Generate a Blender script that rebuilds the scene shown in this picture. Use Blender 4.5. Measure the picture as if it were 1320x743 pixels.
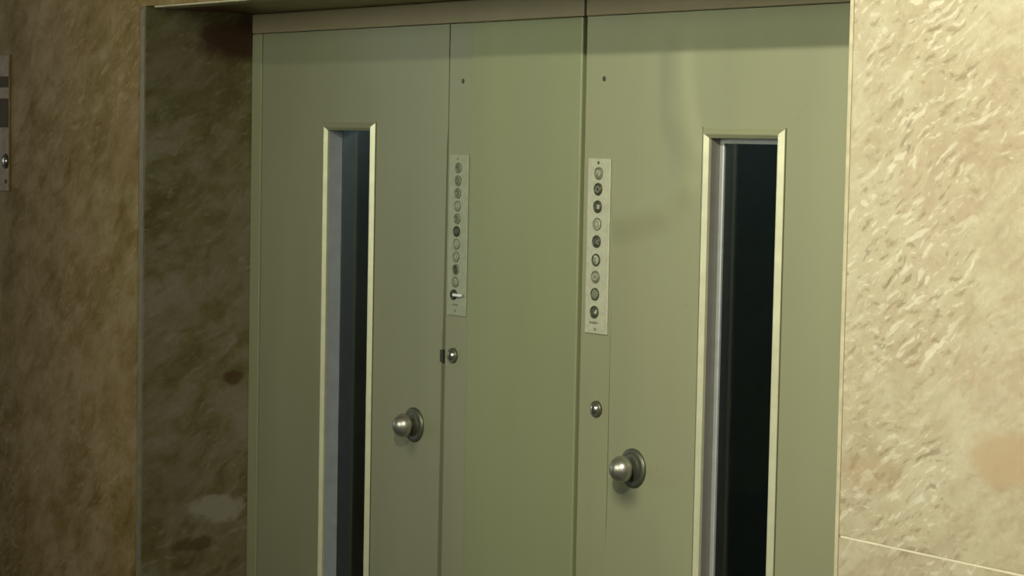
import bpy, bmesh, math, random
from mathutils import Vector, Matrix
from mathutils.geometry import tessellate_polygon
for o in list(bpy.data.objects): bpy.data.objects.remove(o)
SC = bpy.context.scene
COL = SC.collection

# ------------------------------------------------------------------ camera
# world: x runs right along the elevator front, y runs into it, z is up (metres)
cam_d = bpy.data.cameras.new('camera'); cam = bpy.data.objects.new('camera', cam_d); COL.objects.link(cam)
cam_d.sensor_width = 36; cam_d.lens = 78.317; cam_d.clip_start = .05
rt = Vector((0.59495513, 0.80352477, 0.01939968)); up = Vector((-0.06469243, 0.02381454, 0.99762105)); fw = Vector((-0.80115123, 0.59479477, -0.06615056))
cam.matrix_world = Matrix(((rt.x, up.x, -fw.x, 0), (rt.y, up.y, -fw.y, 0), (rt.z, up.z, -fw.z, 1.70), (0, 0, 0, 1)))
SC.camera = cam

# ------------------------------------------------------------------ world and lights
w = bpy.data.worlds.new('lobby_ambience'); SC.world = w; w.use_nodes = True
bg = w.node_tree.nodes['Background']; bg.inputs[0].default_value = (.90, .93, .84, 1); bg.inputs[1].default_value = .31

def lamp(name, kind, loc, energy, color, size, target=None, cone=None, blend=1.0):
    d = bpy.data.lights.new(name, kind); d.energy = energy; d.color = color
    if kind == 'AREA': d.size = size
    else: d.shadow_soft_size = size
    if cone: d.spot_size = cone; d.spot_blend = blend
    o = bpy.data.objects.new(name, d); COL.objects.link(o); o.location = loc
    if target: o.rotation_euler = (Vector(target) - Vector(loc)).to_track_quat('-Z', 'Y').to_euler()
    return o
lamp('ceiling_downlight', 'SPOT', (-1.2, .56, 2.75), 215, (1, .95, .79), .035, (-2.15, 2.5, 1.75), math.radians(80), 1.0)
lamp('lobby_light', 'AREA', (-.9, -.6, 2.75), 22, (1, .93, .76), .9, (-1.9, 2.5, 1.0))

lamp('ambient_fill_panel', 'AREA', (-3.1, -1.0, 2.78), 22, (.96, 1, .78), 2.2, (-3.2, 2.6, 2.85)).data.spread = math.radians(75)  # unseen fill added to raise the ambient light, strongest near the top
lamp('shaft_fill', 'POINT', (-4.75, 2.84, 2.12), 2.8, (.85, .95, 1), .03)          # unseen fill added so the left glass pales towards its top
lamp('shaft_fill', 'POINT', (-3.15, 3.15, 2.25), 2.4, (.85, 1, .92), .03)  # second unseen fill, added to lift the right glass off black
SC.view_settings.view_transform = 'Standard'; SC.view_settings.look = 'None'
SC.view_settings.gamma = 1; SC.view_settings.use_curve_mapping = False
SC.view_settings.exposure = 0.33

# ------------------------------------------------------------------ material helpers
class NT:
    def __init__(s, name):
        s.m = bpy.data.materials.new(name); s.m.use_nodes = True
        s.t = s.m.node_tree; s.b = s.t.nodes['Principled BSDF']
        s.pos = s.t.nodes.new('ShaderNodeNewGeometry').outputs['Position']
    def n(s, kind, **kw):
        nd = s.t.nodes.new(kind)
        for k, v in kw.items():
            if hasattr(nd, k) and k not in nd.inputs: setattr(nd, k, v)
            else: s.set(nd, k, v)
        return nd
    def set(s, nd, k, v):
        i = nd.inputs[k]
        if hasattr(v, 'is_output'): s.t.links.new(v, i)
        else: i.default_value = v
    def math(s, op, a, b=0.0, clamp=False):
        nd = s.t.nodes.new('ShaderNodeMath'); nd.operation = op; nd.use_clamp = clamp
        s.set(nd, 0, a); s.set(nd, 1, b); return nd.outputs[0]
    def vmath(s, op, a, b=None):
        nd = s.t.nodes.new('ShaderNodeVectorMath'); nd.operation = op
        s.set(nd, 0, a)
        if b is not None: s.set(nd, 1, b)
        return nd
    def mapping(s, rot=(0, 0, 0), scale=(1, 1, 1), loc=(0, 0, 0), vec=None):
        nd = s.t.nodes.new('ShaderNodeMapping'); nd.vector_type = 'POINT'
        s.t.links.new(vec or s.pos, nd.inputs[0])
        nd.inputs['Location'].default_value = loc; nd.inputs['Rotation'].default_value = rot; nd.inputs['Scale'].default_value = scale
        return nd.outputs[0]
    def slant(s, vec, sc, off=(0, 0, 0)):
        """coordinates along and across a bedding direction that climbs to the right on both faces"""
        c = s.t.nodes.new('ShaderNodeCombineXYZ')
        for i, ax in enumerate(((.5, .5, .707), (.707, -.707, 0), (-.5, -.5, .707))):
            d = s.vmath('DOT_PRODUCT', vec, tuple(a * sc[i] for a in ax)).outputs['Value']
            s.t.links.new(s.math('ADD', d, off[i]), c.inputs[i])
        return c.outputs[0]
    def noise(s, vec, scale, detail=4, rough=.55, dist=0):
        nd = s.t.nodes.new('ShaderNodeTexNoise'); s.t.links.new(vec, nd.inputs['Vector'])
        nd.inputs['Scale'].default_value = scale; nd.inputs['Detail'].default_value = detail
        nd.inputs['Roughness'].default_value = rough; nd.inputs['Distortion'].default_value = dist
        return nd.outputs[0]
    def ramp(s, fac, stops):
        nd = s.t.nodes.new('ShaderNodeValToRGB'); s.t.links.new(fac, nd.inputs[0])
        e = nd.color_ramp.elements
        while len(e) < len(stops): e.new(.5)
        for el, (p, c) in zip(e, stops):
            el.position = p; el.color = (*c, 1) if not isinstance(c, (int, float)) else (c, c, c, 1)
        return nd.outputs[0]
    def mix(s, fac, a, b, blend='MIX'):
        nd = s.t.nodes.new('ShaderNodeMix'); nd.data_type = 'RGBA'; nd.blend_type = blend
        s.set(nd, 0, fac)
        for i, v in ((6, a), (7, b)):
            if hasattr(v, 'is_output'): s.t.links.new(v, nd.inputs[i])
            else: nd.inputs[i].default_value = (*v, 1)
        return nd.outputs[2]
    def smooth(s, v, lo, hi):
        nd = s.t.nodes.new('ShaderNodeMapRange'); nd.interpolation_type = 'SMOOTHSTEP'
        s.set(nd, 0, v); nd.inputs[1].default_value = lo; nd.inputs[2].default_value = hi
        return nd.outputs[0]
    def blob(s, c, r, vec=None, lo=.55, hi=1.15, wob=.35, wscale=16):
        """1 inside an ellipsoid of centre c, radii r, ragged edge; 0 outside"""
        d = s.vmath('SUBTRACT', vec or s.pos, c).outputs[0]
        d = s.vmath('DIVIDE', d, r).outputs[0]
        l = s.vmath('LENGTH', d).outputs['Value']
        nz = s.math('MULTIPLY', s.math('SUBTRACT', s.noise(s.pos, wscale, 3), .5), wob * 2)
        return s.math('SUBTRACT', 1.0, s.smooth(s.math('ADD', l, nz), lo, hi))
    def seg(s, a, b):
        """distance of the shading point to a segment in the x-z plane"""
        a = Vector((a[0], 0, a[1])); b = Vector((b[0], 0, b[1])); ab = b - a
        p = s.vmath('MULTIPLY', s.pos, (1, 0, 1)).outputs[0]
        pa = s.vmath('SUBTRACT', p, a[:]).outputs[0]
        h = s.math('DIVIDE', s.vmath('DOT_PRODUCT', pa, ab[:]).outputs['Value'], ab.length_squared, clamp=True)
        q = s.t.nodes.new('ShaderNodeVectorMath'); q.operation = 'SCALE'; q.inputs[0].default_value = ab; s.t.links.new(h, q.inputs['Scale'])
        return s.vmath('LENGTH', s.vmath('SUBTRACT', pa, q.outputs[0]).outputs[0]).outputs['Value'], h
    def bump(s, h, strength=.3, dist=.01):
        nd = s.t.nodes.new('ShaderNodeBump'); nd.inputs['Strength'].default_value = strength; nd.inputs['Distance'].default_value = dist
        s.t.links.new(h, nd.inputs['Height']); s.t.links.new(nd.outputs[0], s.b.inputs['Normal'])

def simple(name, col, rough=.5, metal=0.0, spec=.5, var=.08, vscale=30):
    t = NT(name)
    c = tuple(col)
    f = t.noise(t.pos, vscale, 4)
    lo = tuple(x * (1 - var) for x in c); hi = tuple(min(1, x * (1 + var)) for x in c)
    t.set(t.b, 'Base Color', t.ramp(f, [(.3, lo), (.7, hi)]))
    t.b.inputs['Roughness'].default_value = rough; t.b.inputs['Metallic'].default_value = metal
    t.b.inputs['Specular IOR Level'].default_value = spec
    return t.m

def marble(name, dark, mid, light, pink, chip, crack, amount=1.0, spread=.10,  blobs=(), rough=.22, seed=0.0, coarse=1.0, spec=.5):
    t = NT(name)
    off = (seed, seed * .7, seed * 1.3)
    # warp, then streaks that climb to the right on both the front (x-z) and the return (y-z) faces
    wv = t.n('ShaderNodeTexNoise', noise_dimensions='3D'); t.t.links.new(t.pos, wv.inputs['Vector']); wv.inputs['Scale'].default_value = 9; wv.inputs['Detail'].default_value = 4
    wsub = t.vmath('SUBTRACT', wv.outputs['Color'], (.5, .5, .5)).outputs[0]
    wsc = t.n('ShaderNodeVectorMath', operation='SCALE'); t.t.links.new(wsub, wsc.inputs[0]); wsc.inputs['Scale'].default_value = .055
    p = t.vmath('ADD', t.pos, wsc.outputs[0]).outputs[0]
    dia = t.slant(p, (.8, .7, 1.9), off)
    cloud = t.noise(dia, 3.2 * coarse, 5, .6)
    med = t.noise(dia, 11 * coarse, 6, .62, .5)
    base = t.ramp(t.math('ADD', t.math('ADD', t.math('MULTIPLY', cloud, .38), t.math('MULTIPLY', med, .30)), t.math('MULTIPLY', t.noise(t.slant(p, (.9, .9, 1.4), off), 17 * coarse, 5, .65, .3), .32)),
                  [(.5 - spread, dark), (.50, mid), (.5 + spread, light)])
    pk = t.smooth(t.noise(t.mapping(loc=(off[0] + 4, 2, 1), vec=p), 4.5 * coarse, 4, .6), .5, .72)
    base = t.mix(t.math('MULTIPLY', pk, .65), base, pink)
    zone = t.smooth(t.noise(t.mapping(loc=(off[0] + 9, 0, 3)), 4.0 * coarse, 3), .40, .60)
    # brecciated flakes: small pale chips with darker cracks on one side
    zf = t.math('ADD', t.math('MULTIPLY', zone, .75), .22)
    for sc_, th, off2, k in ((20, .075, .012, .9), (42, .075, .0070, .9)):
        fl = t.slant(p, (.75, .6, 1.9), (off[0] + sc_, off[1], off[2]))
        fn = t.noise(fl, sc_ * coarse, 3, .55, .25)
        fn2 = t.noise(t.mapping(loc=(off2 * .5, 0, off2 * 1.5), vec=fl), sc_ * coarse, 3, .55, .25)
        edge = t.math('SUBTRACT', fn, fn2)
        pale = t.math('MULTIPLY', t.smooth(edge, th, th * 2.6), zf)
        dk = t.math('MULTIPLY', t.smooth(t.math('MULTIPLY', edge, -1.0), th * 1.15, th * 2.9), zf)
        base = t.mix(t.math('MULTIPLY', pale, .75 * amount * k), base, chip)
        base = t.mix(t.math('MULTIPLY', dk, .62 * amount * k), base, crack)
    fine = t.noise(t.pos, 90, 3, .6)
    base = t.mix(.35, base, t.ramp(fine, [(.3, .72), (.7, 1.0)]), 'MULTIPLY')
    for c, r, col, f, kw in blobs:
        base = t.mix(t.math('MULTIPLY', t.blob(c, r, **kw), f), base, col)
    t.set(t.b, 'Base Color', base)
    t.b.inputs['Roughness'].default_value = rough
    t.b.inputs['Specular IOR Level'].default_value = spec
    return t.m

SZ_ = 1.984; B, F = 2.641, 2.360            # y of the door plane and of the marble front
M = {}
M['marble_right'] = marble('cream_breccia_marble', (.42, .345, .225), (.49, .43, .285), (.54, .495, .345), (.45, .34, .235), (.72, .68, .52), (.23, .175, .10),
    blobs=[((-2.03, F, 1.275), (.075, .2, .042), (.45, .34, .20), .8, dict(lo=.6, hi=1.15, wob=.45)),
           ((-2.28, F, 1.22), (.07, .2, .03), (.42, .30, .18), .4, dict())])
M['marble_left'] = marble('brown_breccia_marble', (.185, .122, .020), (.285, .198, .075), (.39, .29, .15), (.36, .235, .12), (.56, .42, .24), (.13, .085, .015), amount=.5, seed=3.1, coarse=.75, spread=.085, rough=.55, spec=.08)
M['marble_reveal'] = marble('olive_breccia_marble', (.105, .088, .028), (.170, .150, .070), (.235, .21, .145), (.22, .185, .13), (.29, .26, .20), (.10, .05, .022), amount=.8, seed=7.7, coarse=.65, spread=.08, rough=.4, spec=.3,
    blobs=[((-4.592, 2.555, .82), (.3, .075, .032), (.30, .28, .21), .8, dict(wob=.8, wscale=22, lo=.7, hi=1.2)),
           ((-4.592, 2.62, 1.93), (.3, .15, .06), (.055, .022, .012), .9, dict(wob=.6, wscale=14)),  # reddish stain with the soffit's shadow painted into it
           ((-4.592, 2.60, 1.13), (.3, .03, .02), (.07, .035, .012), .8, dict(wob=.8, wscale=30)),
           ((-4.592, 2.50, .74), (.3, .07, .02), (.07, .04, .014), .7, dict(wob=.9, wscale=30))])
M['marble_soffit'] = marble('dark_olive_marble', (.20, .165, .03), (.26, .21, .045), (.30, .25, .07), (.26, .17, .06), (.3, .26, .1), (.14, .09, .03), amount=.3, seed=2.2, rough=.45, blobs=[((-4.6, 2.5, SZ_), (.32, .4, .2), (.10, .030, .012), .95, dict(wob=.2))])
M['marble_edge'] = simple('sawn_marble_edge', (.20, .16, .09), .5, var=.2, vscale=40)
M['joint_pale'] = simple('pale_joint_filler', (.72, .67, .48), .6)
M['marble_edge_pale'] = simple('pale_edge_and_lit_chamfer', (.50, .45, .29), .5, var=.15, vscale=40)

def paint(name, col, extra=None, rough=.42, wav=.012):
    t = NT(name)
    f = t.noise(t.mapping(scale=(3, 3, .7)), 1.6, 3)
    c = t.ramp(f, [(.3, tuple(x * .95 for x in col)), (.7, tuple(x * 1.05 for x in col))])
    spk = t.smooth(t.noise(t.pos, 55, 2), .70, .78)
    c = t.mix(t.math('MULTIPLY', spk, .18), c, tuple(x * .55 for x in col))
    if extra: c = extra(t, c)
    t.set(t.b, 'Base Color', c)
    t.b.inputs['Roughness'].default_value = rough
    t.b.inputs['Specular IOR Level'].default_value = .45
    h = t.math('ADD', t.noise(t.mapping(scale=(1.6, 1.6, .5)), 3.5, 1), t.math('MULTIPLY', t.noise(t.pos, 240, 2), .004))
    t.bump(h, 1.0, wav)
    return t
GREEN = (.262, .269, .158)
M['paint'] = paint('olive_green_enamel', GREEN).m
M['paint_mid'] = paint('green_enamel_cover_sheet', (.228, .248, .130)).m

def smudge_right(t, c):
    # dark smudge in the paint colour below the knob
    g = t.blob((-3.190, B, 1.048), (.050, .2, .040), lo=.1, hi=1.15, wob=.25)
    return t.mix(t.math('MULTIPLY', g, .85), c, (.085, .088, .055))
def dented():
    t = paint('dented_olive_green_enamel', (.268, .275, .165), smudge_right)
    # a buckled crease pressed into the sheet: falls from the top, then hooks to the left
    pts = [(-3.075, 1.86), (-3.066, 1.76), (-3.036, 1.685), (-3.050, 1.63), (-3.11, 1.588), (-3.22, 1.562)]
    d = None
    for a, b in zip(pts, pts[1:]):
        s_, _ = t.seg(a, b)
        if d is None: d = s_
        else:
            nd = t.n('ShaderNodeMath', operation='SMOOTH_MIN'); t.set(nd, 0, d); t.set(nd, 1, s_); nd.inputs[2].default_value = .02; d = nd.outputs[0]
    ridge = t.math('SUBTRACT', 1.0, t.smooth(d, 0.0, .06))
    old = [l for l in t.t.links if l.to_node.type == 'BUMP' and l.to_socket.name == 'Height'][0]
    hsrc = old.from_socket; bn = old.to_node
    h = t.math('ADD', hsrc, t.math('MULTIPLY', ridge, .7))
    t.t.links.new(h, bn.inputs['Height'])
    return t.m
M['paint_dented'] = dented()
M['paint_rail'] = paint('taupe_enamel', (.27, .225, .135), rough=.5).m
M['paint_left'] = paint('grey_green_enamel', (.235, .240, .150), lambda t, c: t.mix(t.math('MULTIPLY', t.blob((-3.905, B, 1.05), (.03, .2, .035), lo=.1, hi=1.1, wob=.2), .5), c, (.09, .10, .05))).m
M['shadow_line'] = simple('olive_shadow_line', (.085, .088, .04), .7)  # colour standing in for the line of shade beside the window frame
M['frame_metal'] = simple('pale_satin_frame', (.56, .56, .38), .38, .3)
M['jamb_left'] = simple('blue_grey_satin_metal', (.42, .46, .47), .38, .3)
M['jamb_right'] = simple('dull_grey_metal', (.20, .195, .17), .45, .2)
M['stop'] = simple('silver_glazing_bead', (.50, .52, .50), .35, .5)
M['plate'] = simple('brushed_nickel_plate', (.50, .50, .36), .42, .25, var=.1, vscale=90)
M['plate_dim'] = simple('dull_nickel_plate', (.33, .35, .24), .45, .2, var=.1, vscale=90)
M['chrome'] = simple('worn_chrome', (.62, .61, .52), .2, .95)
M['knob'] = simple('satin_aluminium', (.42, .42, .35), .34, .85, var=.12)
M['rose'] = simple('dull_pewter', (.135, .14, .10), .38, .6, var=.15)
M['ink'] = simple('black_engraving', (.03, .032, .018), .5)
M['dark_btn'] = simple('dark_button', (.055, .06, .035), .35)
M['grey_btn'] = simple('grey_button', (.17, .18, .115), .4)
M['pale_btn'] = simple('pale_button', (.38, .38, .27), .35)
M['white'] = simple('bright_steel', (.85, .87, .80), .25, .3)
M['dark_metal'] = simple('blackened_steel', (.035, .038, .02), .5)
M['brass'] = simple('aged_brass_plate', (.30, .215, .115), .55, .1, var=.25, vscale=40)
M['brown_dark'] = simple('dark_bronze', (.075, .048, .012), .6, 0, .15)
M['shaft'] = simple('dark_shaft_lining', (.03, .042, .036), .8)
M['shaft_grey'] = simple('grey_shaft_lining', (.24, .27, .29), .7)
M['floor'] = simple('dark_terrazzo', (.06, .05, .04), .3, var=.4, vscale=60)
M['plaster'] = simple('lobby_plaster', (.45, .41, .34), .8)
g = NT('tinted_vision_glass')
g.b.inputs['Base Color'].default_value = (.20, .30, .27, 1); g.b.inputs['Roughness'].default_value = .04
g.b.inputs['Transmission Weight'].default_value = 1.0; g.b.inputs['IOR'].default_value = 1.5
g.set(g.b, 'Base Color', g.ramp(g.noise(g.pos, 6, 2), [(.3, (.40, .52, .50)), (.7, (.44, .56, .54))]))
M['glass'] = g.m
g = NT('reflected_panel_glow'); g.b.inputs['Emission Color'].default_value = (.75, .88, 1, 1); g.b.inputs['Emission Strength'].default_value = 1.3; M['panel_glow'] = g.m  # glow of the added panel mirrored in the door glass

# ------------------------------------------------------------------ geometry helpers
def link(name, bm, m, parent=None, bevel=0, seg=2, smooth=False, kind=None):
    me = bpy.data.meshes.new(name); bmesh.ops.recalc_face_normals(bm, faces=bm.faces); bm.to_mesh(me); bm.free()
    o = bpy.data.objects.new(name, me); COL.objects.link(o); me.materials.append(M[m])
    if parent: o.parent = parent
    if bevel:
        b = o.modifiers.new('bevel', 'BEVEL'); b.width = bevel; b.segments = seg; b.limit_method = 'ANGLE'; b.angle_limit = .6
    if smooth:
        for p in me.polygons: p.use_smooth = True
    if kind: o['kind'] = kind
    return o
def empty(name, loc, kind=None):
    o = bpy.data.objects.new(name, None); COL.objects.link(o); o.location = loc; o.empty_display_size = .05
    if kind: o['kind'] = kind
    return o
def tag(o, label, cat, group=None):
    o['label'] = label; o['category'] = cat
    if group: o['group'] = group
    return o
def box(bm, x0, x1, y0, y1, z0, z1):
    v = [bm.verts.new((x, y, z)) for z in (z0, z1) for x, y in ((x0, y0), (x1, y0), (x1, y1), (x0, y1))]
    for f in ((0, 3, 2, 1), (4, 5, 6, 7), (0, 1, 5, 4), (1, 2, 6, 5), (2, 3, 7, 6), (3, 0, 4, 7)): bm.faces.new([v[i] for i in f])
    return bm
def bx(*a): return box(bmesh.new(), *a)
def prism(poly, y0, y1, hole=None):
    """extrude an x-z polygon (optionally with a hole) from y0 to y1"""
    bm = bmesh.new(); loops = [poly] + ([hole] if hole else [])
    pts = [p for l in loops for p in l]
    tris = tessellate_polygon([[Vector((p[0], p[1], 0)) for p in l] for l in loops])
    fr = [bm.verts.new((p[0], y0, p[1])) for p in pts]; bk = [bm.verts.new((p[0], y1, p[1])) for p in pts]
    for t in tris:
        bm.faces.new([fr[i] for i in t]); bm.faces.new([bk[i] for i in reversed(t)])
    k = 0
    for l in loops:
        n = len(l)
        for i in range(n):
            a, b = k + i, k + (i + 1) % n
            bm.faces.new([fr[a], fr[b], bk[b], bk[a]])
        k += n
    bmesh.ops.dissolve_limit(bm, angle_limit=.01, verts=bm.verts, edges=[e for e in bm.edges if len(e.link_faces) == 2 and abs(e.calc_face_angle(0)) < .01])
    return bm
def lathe(profile, n=32, axis='-y', c=(0, 0, 0)):
    """profile: (radius, distance out of the wall) pairs, turned about the axis pointing out of the wall (-y)"""
    bm = bmesh.new(); rings = []
    for r, d in profile:
        if r < 1e-6: rings.append([bm.verts.new((c[0], c[1] - d, c[2]))])
        else: rings.append([bm.verts.new((c[0] + r * math.cos(2 * math.pi * i / n), c[1] - d, c[2] + r * math.sin(2 * math.pi * i / n))) for i in range(n)])
    for a, b in zip(rings, rings[1:]):
        for i in range(n):
            j = (i + 1) % n
            if len(a) == 1 and len(b) > 1: bm.faces.new([a[0], b[j], b[i]])
            elif len(b) == 1 and len(a) > 1: bm.faces.new([a[i], a[j], b[0]])
            elif len(a) > 1: bm.faces.new([a[i], a[j], b[j], b[i]])
    if len(rings[0]) > 1: bm.faces.new(rings[0])
    if len(rings[-1]) > 1: bm.faces.new(rings[-1][::-1])
    return bm
def frame_ring(x0, x1, z0, z1, y, profile, sides=(0, 1, 2, 3)):
    """mitred moulding round the opening x0..x1, z0..z1; profile: (outward, out of the door) pairs, closed"""
    bm = bmesh.new(); rings = []
    for u, v in profile:
        rings.append([bm.verts.new((a, y - v, b)) for a, b in ((x0 - u, z0 - u), (x1 + u, z0 - u), (x1 + u, z1 + u), (x0 - u, z1 + u))])
    n = len(rings)
    for k in range(n):
        a, b = rings[k], rings[(k + 1) % n]
        for i in sides:
            j = (i + 1) % 4; bm.faces.new([a[i], a[j], b[j], b[i]])
    if len(sides) < 4:
        bmesh.ops.holes_fill(bm, edges=[e for e in bm.edges if e.is_boundary], sides=0)
        bmesh.ops.delete(bm, geom=[v for v in bm.verts if not v.link_faces], context='VERTS')
    return bm

# ------------------------------------------------------------------ room shell
JX = -4.597      # face of the left reveal
RX = -2.357      # face of the right reveal (front corner)
SZ = 1.984       # underside of the header
link('floor', bx(-22, 3.5, -12, B + 1.5, -.1, 0), 'floor', kind='structure')
link('ceiling', bx(-8, 3.5, -5, F + .2, 2.82, 2.95), 'plaster', kind='structure')
link('wall_side', bx(-8.2, -8, -9, -.9, 0, 2.82), 'marble_soffit', kind='structure')
link('trim_12', bx(-7.5, RX + .3, B + .062, B + 1.2, 2.6, 2.64), 'shaft', kind='structure')
link('trim_13', bx(-7.54, -7.5, F + .16, B + 1.23, 0, 2.64), 'shaft', kind='structure')
link('trim_14', bx(RX + .3, RX + .34, F + .16, B + 1.23, 0, 2.64), 'shaft', kind='structure')
link('trim_16', bx(-7.5, JX - .031, B + .10, B + .12, 0, 2.6), 'shaft', kind='structure')
link('trim_17', bx(-5.9, -3.45, B + .38, B + .41, 0, 2.6), 'shaft_grey', kind='structure')
link('trim_18', bx(-3.45, -3.42, B + .062, B + 1.2, 0, 2.6), 'shaft_grey', kind='structure')
link('glow_panel_1', bx(-21.1, -21, -10.8, -2.5, 1.0, 3.6), 'panel_glow', kind='structure')  # unseen glowing panel added for the door glass to reflect
link('wall_left', bx(-8, JX - .030, F, F + .16, 0, 2.82), 'marble_left', kind='structure', bevel=.001)
link('wall_right', bx(RX + .008, 3.5, F, F + .16, 1.1215, 2.82), 'marble_right', kind='structure', bevel=.0012)
link('wall_right', bx(RX + .008, 3.5, F, F + .16, 0, 1.1195), 'marble_right', kind='structure', bevel=.0012)
link('trim_1', bx(RX + .012, 3.5, F - .0002, F + .1, 1.1187, 1.1216), 'joint_pale', kind='structure')
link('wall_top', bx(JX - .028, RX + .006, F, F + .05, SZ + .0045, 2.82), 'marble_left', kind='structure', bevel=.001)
link('trim_15', bx(JX + .04, RX + .006, F + .0005, F + .05, SZ, SZ + .0044), 'marble_edge_pale', kind='structure', bevel=.001)  # added pale strip, the lit chamfer of the header put into colour
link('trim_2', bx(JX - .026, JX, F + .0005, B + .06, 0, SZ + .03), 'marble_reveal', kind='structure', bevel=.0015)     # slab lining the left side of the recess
link('trim_3', bx(JX - .0245, JX - .002, F - .0012, F + .0008, 0, SZ - .002), 'marble_edge', kind='structure', bevel=.0005)
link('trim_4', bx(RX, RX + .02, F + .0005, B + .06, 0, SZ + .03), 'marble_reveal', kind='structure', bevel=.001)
link('trim_5', bx(RX + .0005, RX + .0075, F - .001, F + .0008, 0, SZ - .002), 'marble_edge_pale', kind='structure', bevel=.0005)
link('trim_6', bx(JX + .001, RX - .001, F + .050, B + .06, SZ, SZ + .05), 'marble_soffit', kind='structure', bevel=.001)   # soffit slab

# ------------------------------------------------------------------ metal front of the recess
RZ0, RZ1 = 1.938, SZ - .001
def header(x0, x1):
    return link('header_rail', bx(x0, x1, B - .004, B + .045, RZ0, RZ1), 'paint_rail', bevel=.0025)
S1, S2 = -3.791, -3.3365
tag(header(JX + .001, S2 - .0035), 'taupe metal rail across the top of the left door', 'rail')
tag(header(S2 + .0035, RX - .001), 'taupe metal rail across the top of the right door', 'rail')

st = link('trim_7', bx(JX + .001, -4.552, B - .003, B + .045, 0, RZ0 - .001), 'paint', kind='structure', bevel=.002)
st = link('trim_8', bx(-2.27, RX - .001, B - .003, B + .045, 0, RZ0 - .001), 'paint', kind='structure', bevel=.002)

# strip with the left controls, the sheet between the doors, strip with the right controls
c1 = link('control_strip', bx(S1 + .004, -3.702, B, B + .045, .012, RZ0 - .001), 'paint_left', bevel=.0012)
tag(c1, 'narrow grey-green metal strip carrying the left button plate and lock', 'metal strip')
c2 = link('cover_panel', bx(-3.7015, S2 - .0035, B - .006, B + .03, .012, RZ0 - .001), 'paint_mid', bevel=.003)
tag(c2, 'tall blank green metal panel between the two doors', 'panel')
c3 = link('control_strip', bx(S2 + .0035, -3.2445, B, B + .045, .012, RZ0 - .001), 'paint')
tag(c3, 'narrow olive metal strip carrying the right button plate and lock', 'metal strip')
bk = link('trim_9', bx(-7.5, RX + .3, B + 1.2, B + 1.23, 0, 2.6), 'shaft', kind='structure')
def gapback(x0, x1): return link('trim_10', bx(x0, x1, B + .046, B + .056, 0, RZ0), 'dark_metal', kind='structure')
gapback(S1 - .03, S1 + .03); gapback(S2 - .03, S2 + .03)
link('trim_11', bx(-3.30, -3.2445, B + .046, B + .05, 0, RZ0), 'dark_metal', kind='structure')
for nm, x in ((c1, -3.7388), (c3, -3.279)):
    s = link('screw', lathe([(.0052, -.002), (.0052, .0002), (.0034, .0012), (0, .0014)], 16, c=(x, B, 1.819)), 'dark_metal', nm, smooth=False)
    s['label'] = 'dark screw head'

# ------------------------------------------------------------------ doors
def door(name, edge_poly, hole, mat, jamb_mat, knob_xz, glass_in, bead, label):
    root = link(name, prism(edge_poly, B, B + .042, hole), mat, kind='structure')
    root['label'] = label
    x0, x1 = hole[0][0], hole[1][0]; z0, z1 = hole[0][1], hole[2][1]
    prof = [(-.001, -.004), (-.001, .0020), (.0055, .0085), (.0075, .0088), (.0162, .0018), (.0162, -.0005)]
    link('window_frame', frame_ring(x0, x1, z0, z1, B, prof, (0, 1, 3)), 'frame_metal', root, bevel=.0005)
    link('frame_head', frame_ring(x0, x1, z0, z1, B, prof, (2,)), mat, root, bevel=.0005)  # head takes the door paint, its dimmer lighting put into the colour
    link('frame_shadow_line', frame_ring(x0, x1, z0, z1, B, [(.0160, -.0005), (.0160, .0010), (.0186, .0010), (.0186, -.0005)], (0, 1, 3)), 'shadow_line', root)  # added dark strip for the shadow line outside the frame
    jb = link('window_jamb', frame_ring(x0, x1, z0, z1, B, [(-.0012, -.0045), (.0002, -.0045), (.0002, -.0415), (-.0012, -.0415)]), jamb_mat, root)
    if bead:
        link('glazing_bead', frame_ring(x0, x1, z0, z1, B, [(-.0105, -glass_in + .0005), (-.0105, -glass_in + .0045), (-.009, -glass_in + .006), (-.0014, -glass_in + .006), (-.0014, -glass_in + .0005)]), 'stop', root)
    link('window_glass', bx(x0 + .0015, x1 - .0015, B + glass_in, B + glass_in + .005, z0 + .0015, z1 - .0015), 'glass', root)
    kx, kz = knob_xz
    rs = link('door_knob', lathe([(0, .0515), (.006, .0507), (.0125, .0482), (.019, .0430), (.0240, .0355), (.0253, .0280), (.0238, .0215), (.018, .0170), (.0125, .0145), (.0100, .012), (.0095, .006)][::-1], 40, c=(kx, B, kz)), 'knob', root, smooth=True)
    link('rose', lathe([(.0370, .0), (.0370, .0025), (.0340, .0050), (.0290, .0060), (.0255, .0045), (.0220, .0065), (.0150, .0085), (.0110, .0100)], 48, c=(kx, B, kz)), 'rose', rs, smooth=True)
    return root
ZT = RZ0 - .0012
LW = [(-4.257, .60), (-4.079, .60), (-4.079, 1.716), (-4.257, 1.716)]
e1 = [(-4.549, .012), (-3.8015, .012), (-3.8010, .79), (-3.7985, 1.25), (-3.7958, 1.34), (-3.7935, 1.60), (-3.7925, 1.690), (-3.7895, 1.725), (-3.7905, ZT), (-4.549, ZT)]
door('door_1', e1, LW, 'paint_left', 'jamb_left', (-3.8965, 1.0931), .036, False, 'left green metal elevator door with narrow window, knob at its right edge')
RW = [(-2.977, .60), (-2.799, .60), (-2.799, 1.712), (-2.977, 1.712)]
X3 = -3.2445
e2 = [(X3, .012), (-2.273, .012), (-2.273, ZT), (X3, ZT), (X3, 1.42), (X3 + .0012, 1.34), (X3 + .0022, 1.20), (X3 + .0030, 1.09), (X3 + .0022, .99), (X3, .925)]
door('door_2', e2, RW, 'paint_dented', 'jamb_right', (-3.1675, 1.0951), .030, True, 'right green metal elevator door with narrow dark window, knob at its left edge')
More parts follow.
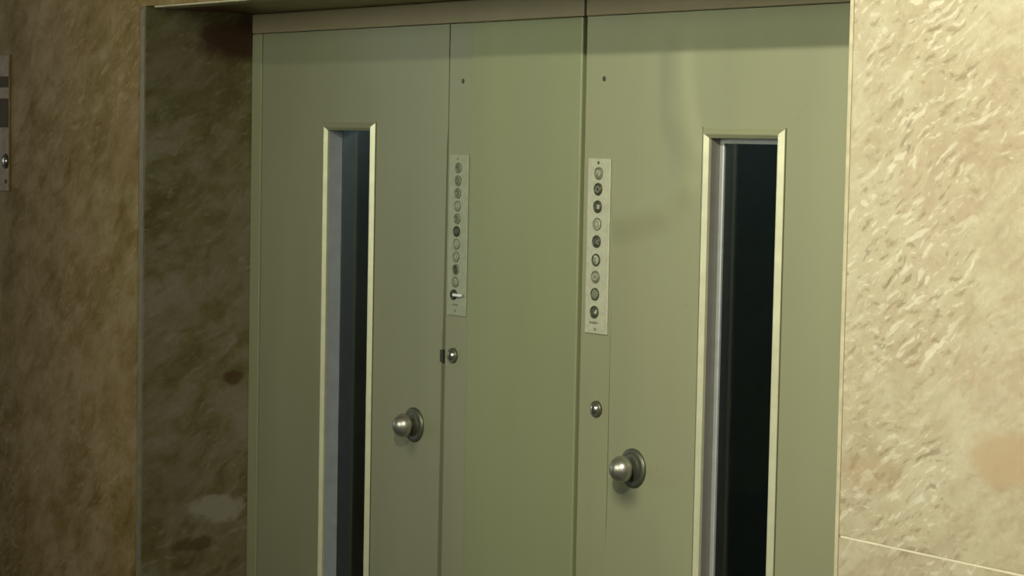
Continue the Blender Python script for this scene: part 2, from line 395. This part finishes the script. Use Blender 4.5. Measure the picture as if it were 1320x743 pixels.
# lower edge of the left door: a small catch beside the lock
ct = link('latch_tongue', bx(-3.8015, -3.7925, B - .003, B + .02, 1.236, 1.262), 'dark_metal', bevel=.001)
tag(ct, 'tiny dark catch in the gap beside the left lock', 'latch')

# ------------------------------------------------------------------ button plates
def glyph(kind, r):
    """pale or dark wear marks and numerals on a button cap, as thin raised pieces (x-z outline)"""
    def arc(a0, a1, ri, ro, n=14):
        A = [math.radians(a0 + (a1 - a0) * i / n) for i in range(n + 1)]
        return [(ro * r * math.cos(a), ro * r * math.sin(a)) for a in A] + [(ri * r * math.cos(a), ri * r * math.sin(a)) for a in reversed(A)]
    return {'c': [[(0.05 * r, .45 * r), (.75 * r, .40 * r), (.75 * r, -.40 * r), (.05 * r, -.45 * r)]],
            'wedge': [[(-.05 * r, -.05 * r), (.95 * r, .60 * r), (1.0 * r, .0 * r), (.72 * r, -.45 * r)]],
            'less': [[(-.1 * r, 0), (.8 * r, .55 * r), (.95 * r, .2 * r), (.35 * r, 0), (.9 * r, -.3 * r), (.7 * r, -.65 * r)]],
            'g': [arc(-60, 120, .5, .95), [(-.25 * r, .12 * r), (.4 * r, .12 * r), (.4 * r, -.15 * r), (-.25 * r, -.15 * r)]],
            'ring': [arc(0, 359, .45, .72, 26)],
            'eight': [arc(-80, 200, .35, .7), [(-.5 * r, .12 * r), (.35 * r, .12 * r), (.35 * r, -.1 * r), (-.5 * r, -.1 * r)]],
            'upper': [arc(20, 160, .2, .75), ],
            'two': [arc(-30, 160, .4, .72), [(.45 * r, -.1 * r), (.15 * r, -.1 * r), (-.55 * r, -.7 * r), (-.2 * r, -.75 * r)]],
            }[kind]
def button(parent, x, z, y, r, cap, bez, g=None, gm='pale_btn'):
    b = link('button', lathe([(r * .82, -.001), (r * .82, .0012), (r * .72, .0020), (r * .4, .0023), (0, .0024)], 28, c=(x, y, z)), cap, parent, smooth=True)
    ring = link('bezel', lathe([(r * .84, .0), (r * .84, .0022), (r * .92, .0028), (r * 1.0, .0022), (r * 1.04, .0)], 28, c=(x, y, z)), bez, b, smooth=True)
    # hollow ring: drop the end caps
    if g:
        bm = bmesh.new()
        for poly in glyph(g, r * .8):
            f = [bm.verts.new((x + px, y - .0026, z + pz)) for px, pz in poly]; k = [bm.verts.new((x + px, y - .0018, z + pz)) for px, pz in poly]
            bm.faces.new(f); bm.faces.new(k[::-1]); n = len(poly)
            for i in range(n): bm.faces.new([f[i], f[(i + 1) % n], k[(i + 1) % n], k[i]])
        link('numeral', bm, gm, b)
    return b
def lathe_open(profile, n, c):
    bm = bmesh.new(); rings = [[bm.verts.new((c[0] + r * math.cos(2 * math.pi * i / n), c[1] - d, c[2] + r * math.sin(2 * math.pi * i / n))) for i in range(n)] for r, d in profile]
    for a, b in zip(rings, rings[1:]):
        for i in range(n): bm.faces.new([a[i], a[(i + 1) % n], b[(i + 1) % n], b[i]])
    return bm
def lettering(parent, x, z, y, widths, h, m):
    """a line of tiny worn engraved characters, too small to read"""
    bm = bmesh.new(); tot = sum(widths) + .0022 * (len(widths) - 1); cx = x - tot / 2
    for i, wd in enumerate(widths):
        box(bm, cx, cx + wd, y - .0004, y + .0004, z - h / 2 + (.0006 if i % 2 else 0), z + h / 2); cx += wd + .0010
    return link('lettering', bm, m, parent)
def plate(x, mat, label):
    """elevator button plate screwed onto its strip"""
    r = link('button_plate', bx(x - .0335, x + .0335, B - .0035, B - .0003, 1.337, 1.669), mat, bevel=.0009)
    return tag(r, label, 'button panel', 'elevator button plates')
PY = B - .0035
pr = plate(-3.284, 'plate', 'pale metal plate with nine round buttons, on the strip beside the right door')
spec = [(1.641, 'grey_btn', 'grey_btn', 'eight', 'pale_btn'), (1.611, 'dark_btn', 'dark_btn', 'ring', 'grey_btn'), (1.578, 'dark_btn', 'dark_btn', 'c', 'pale_btn'),
        (1.545, 'pale_btn', 'grey_btn', 'ring', 'grey_btn'), (1.512, 'dark_btn', 'dark_btn', 'less', 'grey_btn'), (1.477, 'grey_btn', 'dark_btn', 'g', 'pale_btn'),
        (1.445, 'grey_btn', 'grey_btn', 'ring', 'pale_btn'), (1.412, 'grey_btn', 'dark_btn', None, ''), (1.378, 'dark_btn', 'dark_btn', 'wedge', 'pale_btn')]
for i, (z, cap, bz, gl, gm) in enumerate(spec):
    button(pr, -3.2845 - .0005 * i, z, PY, .0118, cap, bz, gl, gm)
for z in (1.661, 1.3455): link('screw', lathe([(.0030, -.001), (.0030, .0006), (.0018, .0012), (0, .0013)], 14, c=(-3.286, PY, z)), 'dark_btn' if z > 1.5 else 'grey_btn', pr)
lettering(pr, -3.288, 1.3575, PY, [.0034, .0028, .0040, .0030, .0036, .0026], .0045, 'grey_btn')
pl = plate(-3.744, 'plate_dim', 'dull metal plate with ten worn buttons and a key switch, beside the left door')
capsL = ['grey_btn', 'grey_btn', 'grey_btn', 'plate_dim', 'grey_btn', 'dark_btn', 'plate_dim', 'plate_dim', 'dark_btn', 'grey_btn']
glL = ['eight', 'ring', 'two', 'ring', 'two', None, 'ring', 'ring', 'upper', 'g']
gmL = ['dark_btn', 'dark_btn', 'dark_btn', 'grey_btn', 'dark_btn', None, 'grey_btn', 'grey_btn', 'ink', 'plate_dim']
for i in range(10):
    button(pl, -3.7445 - .0004 * i, 1.6415 - .02614 * i, PY, .0108, capsL[i], 'grey_btn' if i != 5 else 'ink', glL[i], gmL[i])
kz = 1.3801
ks = link('key_switch', lathe([(.0105, -.001), (.0105, .003), (.009, .005), (0, .0052)], 28, c=(-3.752, PY, kz)), 'ink', pl, smooth=False)
ks['label'] = 'black key switch'
link('switch_lever', bx(-3.748, -3.716, PY - .0085, PY - .0045, kz - .0030, kz + .0032), 'white', ks, bevel=.0015)
lettering(pl, -3.747, 1.3592, PY, [.0034, .0030, .0026, .0036, .0028], .0045, 'grey_btn')
for z in (1.6605, 1.3475): link('screw', lathe([(.0026, -.001), (.0026, .0005), (.0016, .0010), (0, .0011)], 14, c=(-3.748, PY, z)), 'grey_btn', pl)

# ------------------------------------------------------------------ lock cylinders
def lock(x, z, label):
    o = link('lock_cylinder', lathe([(.0158, -.002), (.0158, .003), (.0148, .0052), (.0125, .0058), (.0115, .0045)], 36, c=(x, B, z)), 'rose', smooth=True)
    tag(o, label, 'lock', 'lock cylinders beside the doors')
    p = link('lock_plug', lathe([(.0113, .002), (.0113, .0068), (.0095, .0095), (.006, .0110), (0, .0115)], 32, c=(x, B, z)), 'chrome', o, smooth=True)
    k = link('keyway', bx(x - .0012, x + .0012, B - .0120, B - .0105, z - .0055, z + .0055), 'ink', p)
    return o
lock(-3.2791, 1.1939, 'round metal lock on the strip under the right button plate')
lock(-3.7560, 1.2534, 'round metal lock on the strip under the left button plate')

# ------------------------------------------------------------------ call panel at the far left
cp = link('call_panel', bx(-5.440, -5.334, F - .006, F - .0003, 1.545, 1.893), 'brass', bevel=.0015)
tag(cp, 'aged brass call panel on the brown marble wall at the left edge', 'call panel')
link('indicator_window', bx(-5.432, -5.3365, F - .0075, F - .005, 1.708, 1.782), 'brown_dark', cp, bevel=.001)
link('indicator_window', bx(-5.432, -5.3365, F - .0072, F - .005, 1.810, 1.838), 'brown_dark', cp, bevel=.001)
cb = link('call_button', lathe([(.0130, -.001), (.0130, .004), (.010, .007), (.005, .0085), (0, .009)], 28, c=(-5.348, F - .006, 1.6218)), 'chrome', cp, smooth=True)
link('bezel', lathe_open([(.0135, 0), (.0135, .004), (.017, .004), (.0195, 0)], 28, (-5.352, F - .006, 1.6218)), 'ink', cb)
link('screw', lathe([(.0055, -.001), (.0055, .001), (.003, .002), (0, .0022)], 16, c=(-5.350, F - .006, 1.570)), 'brown_dark', cp)
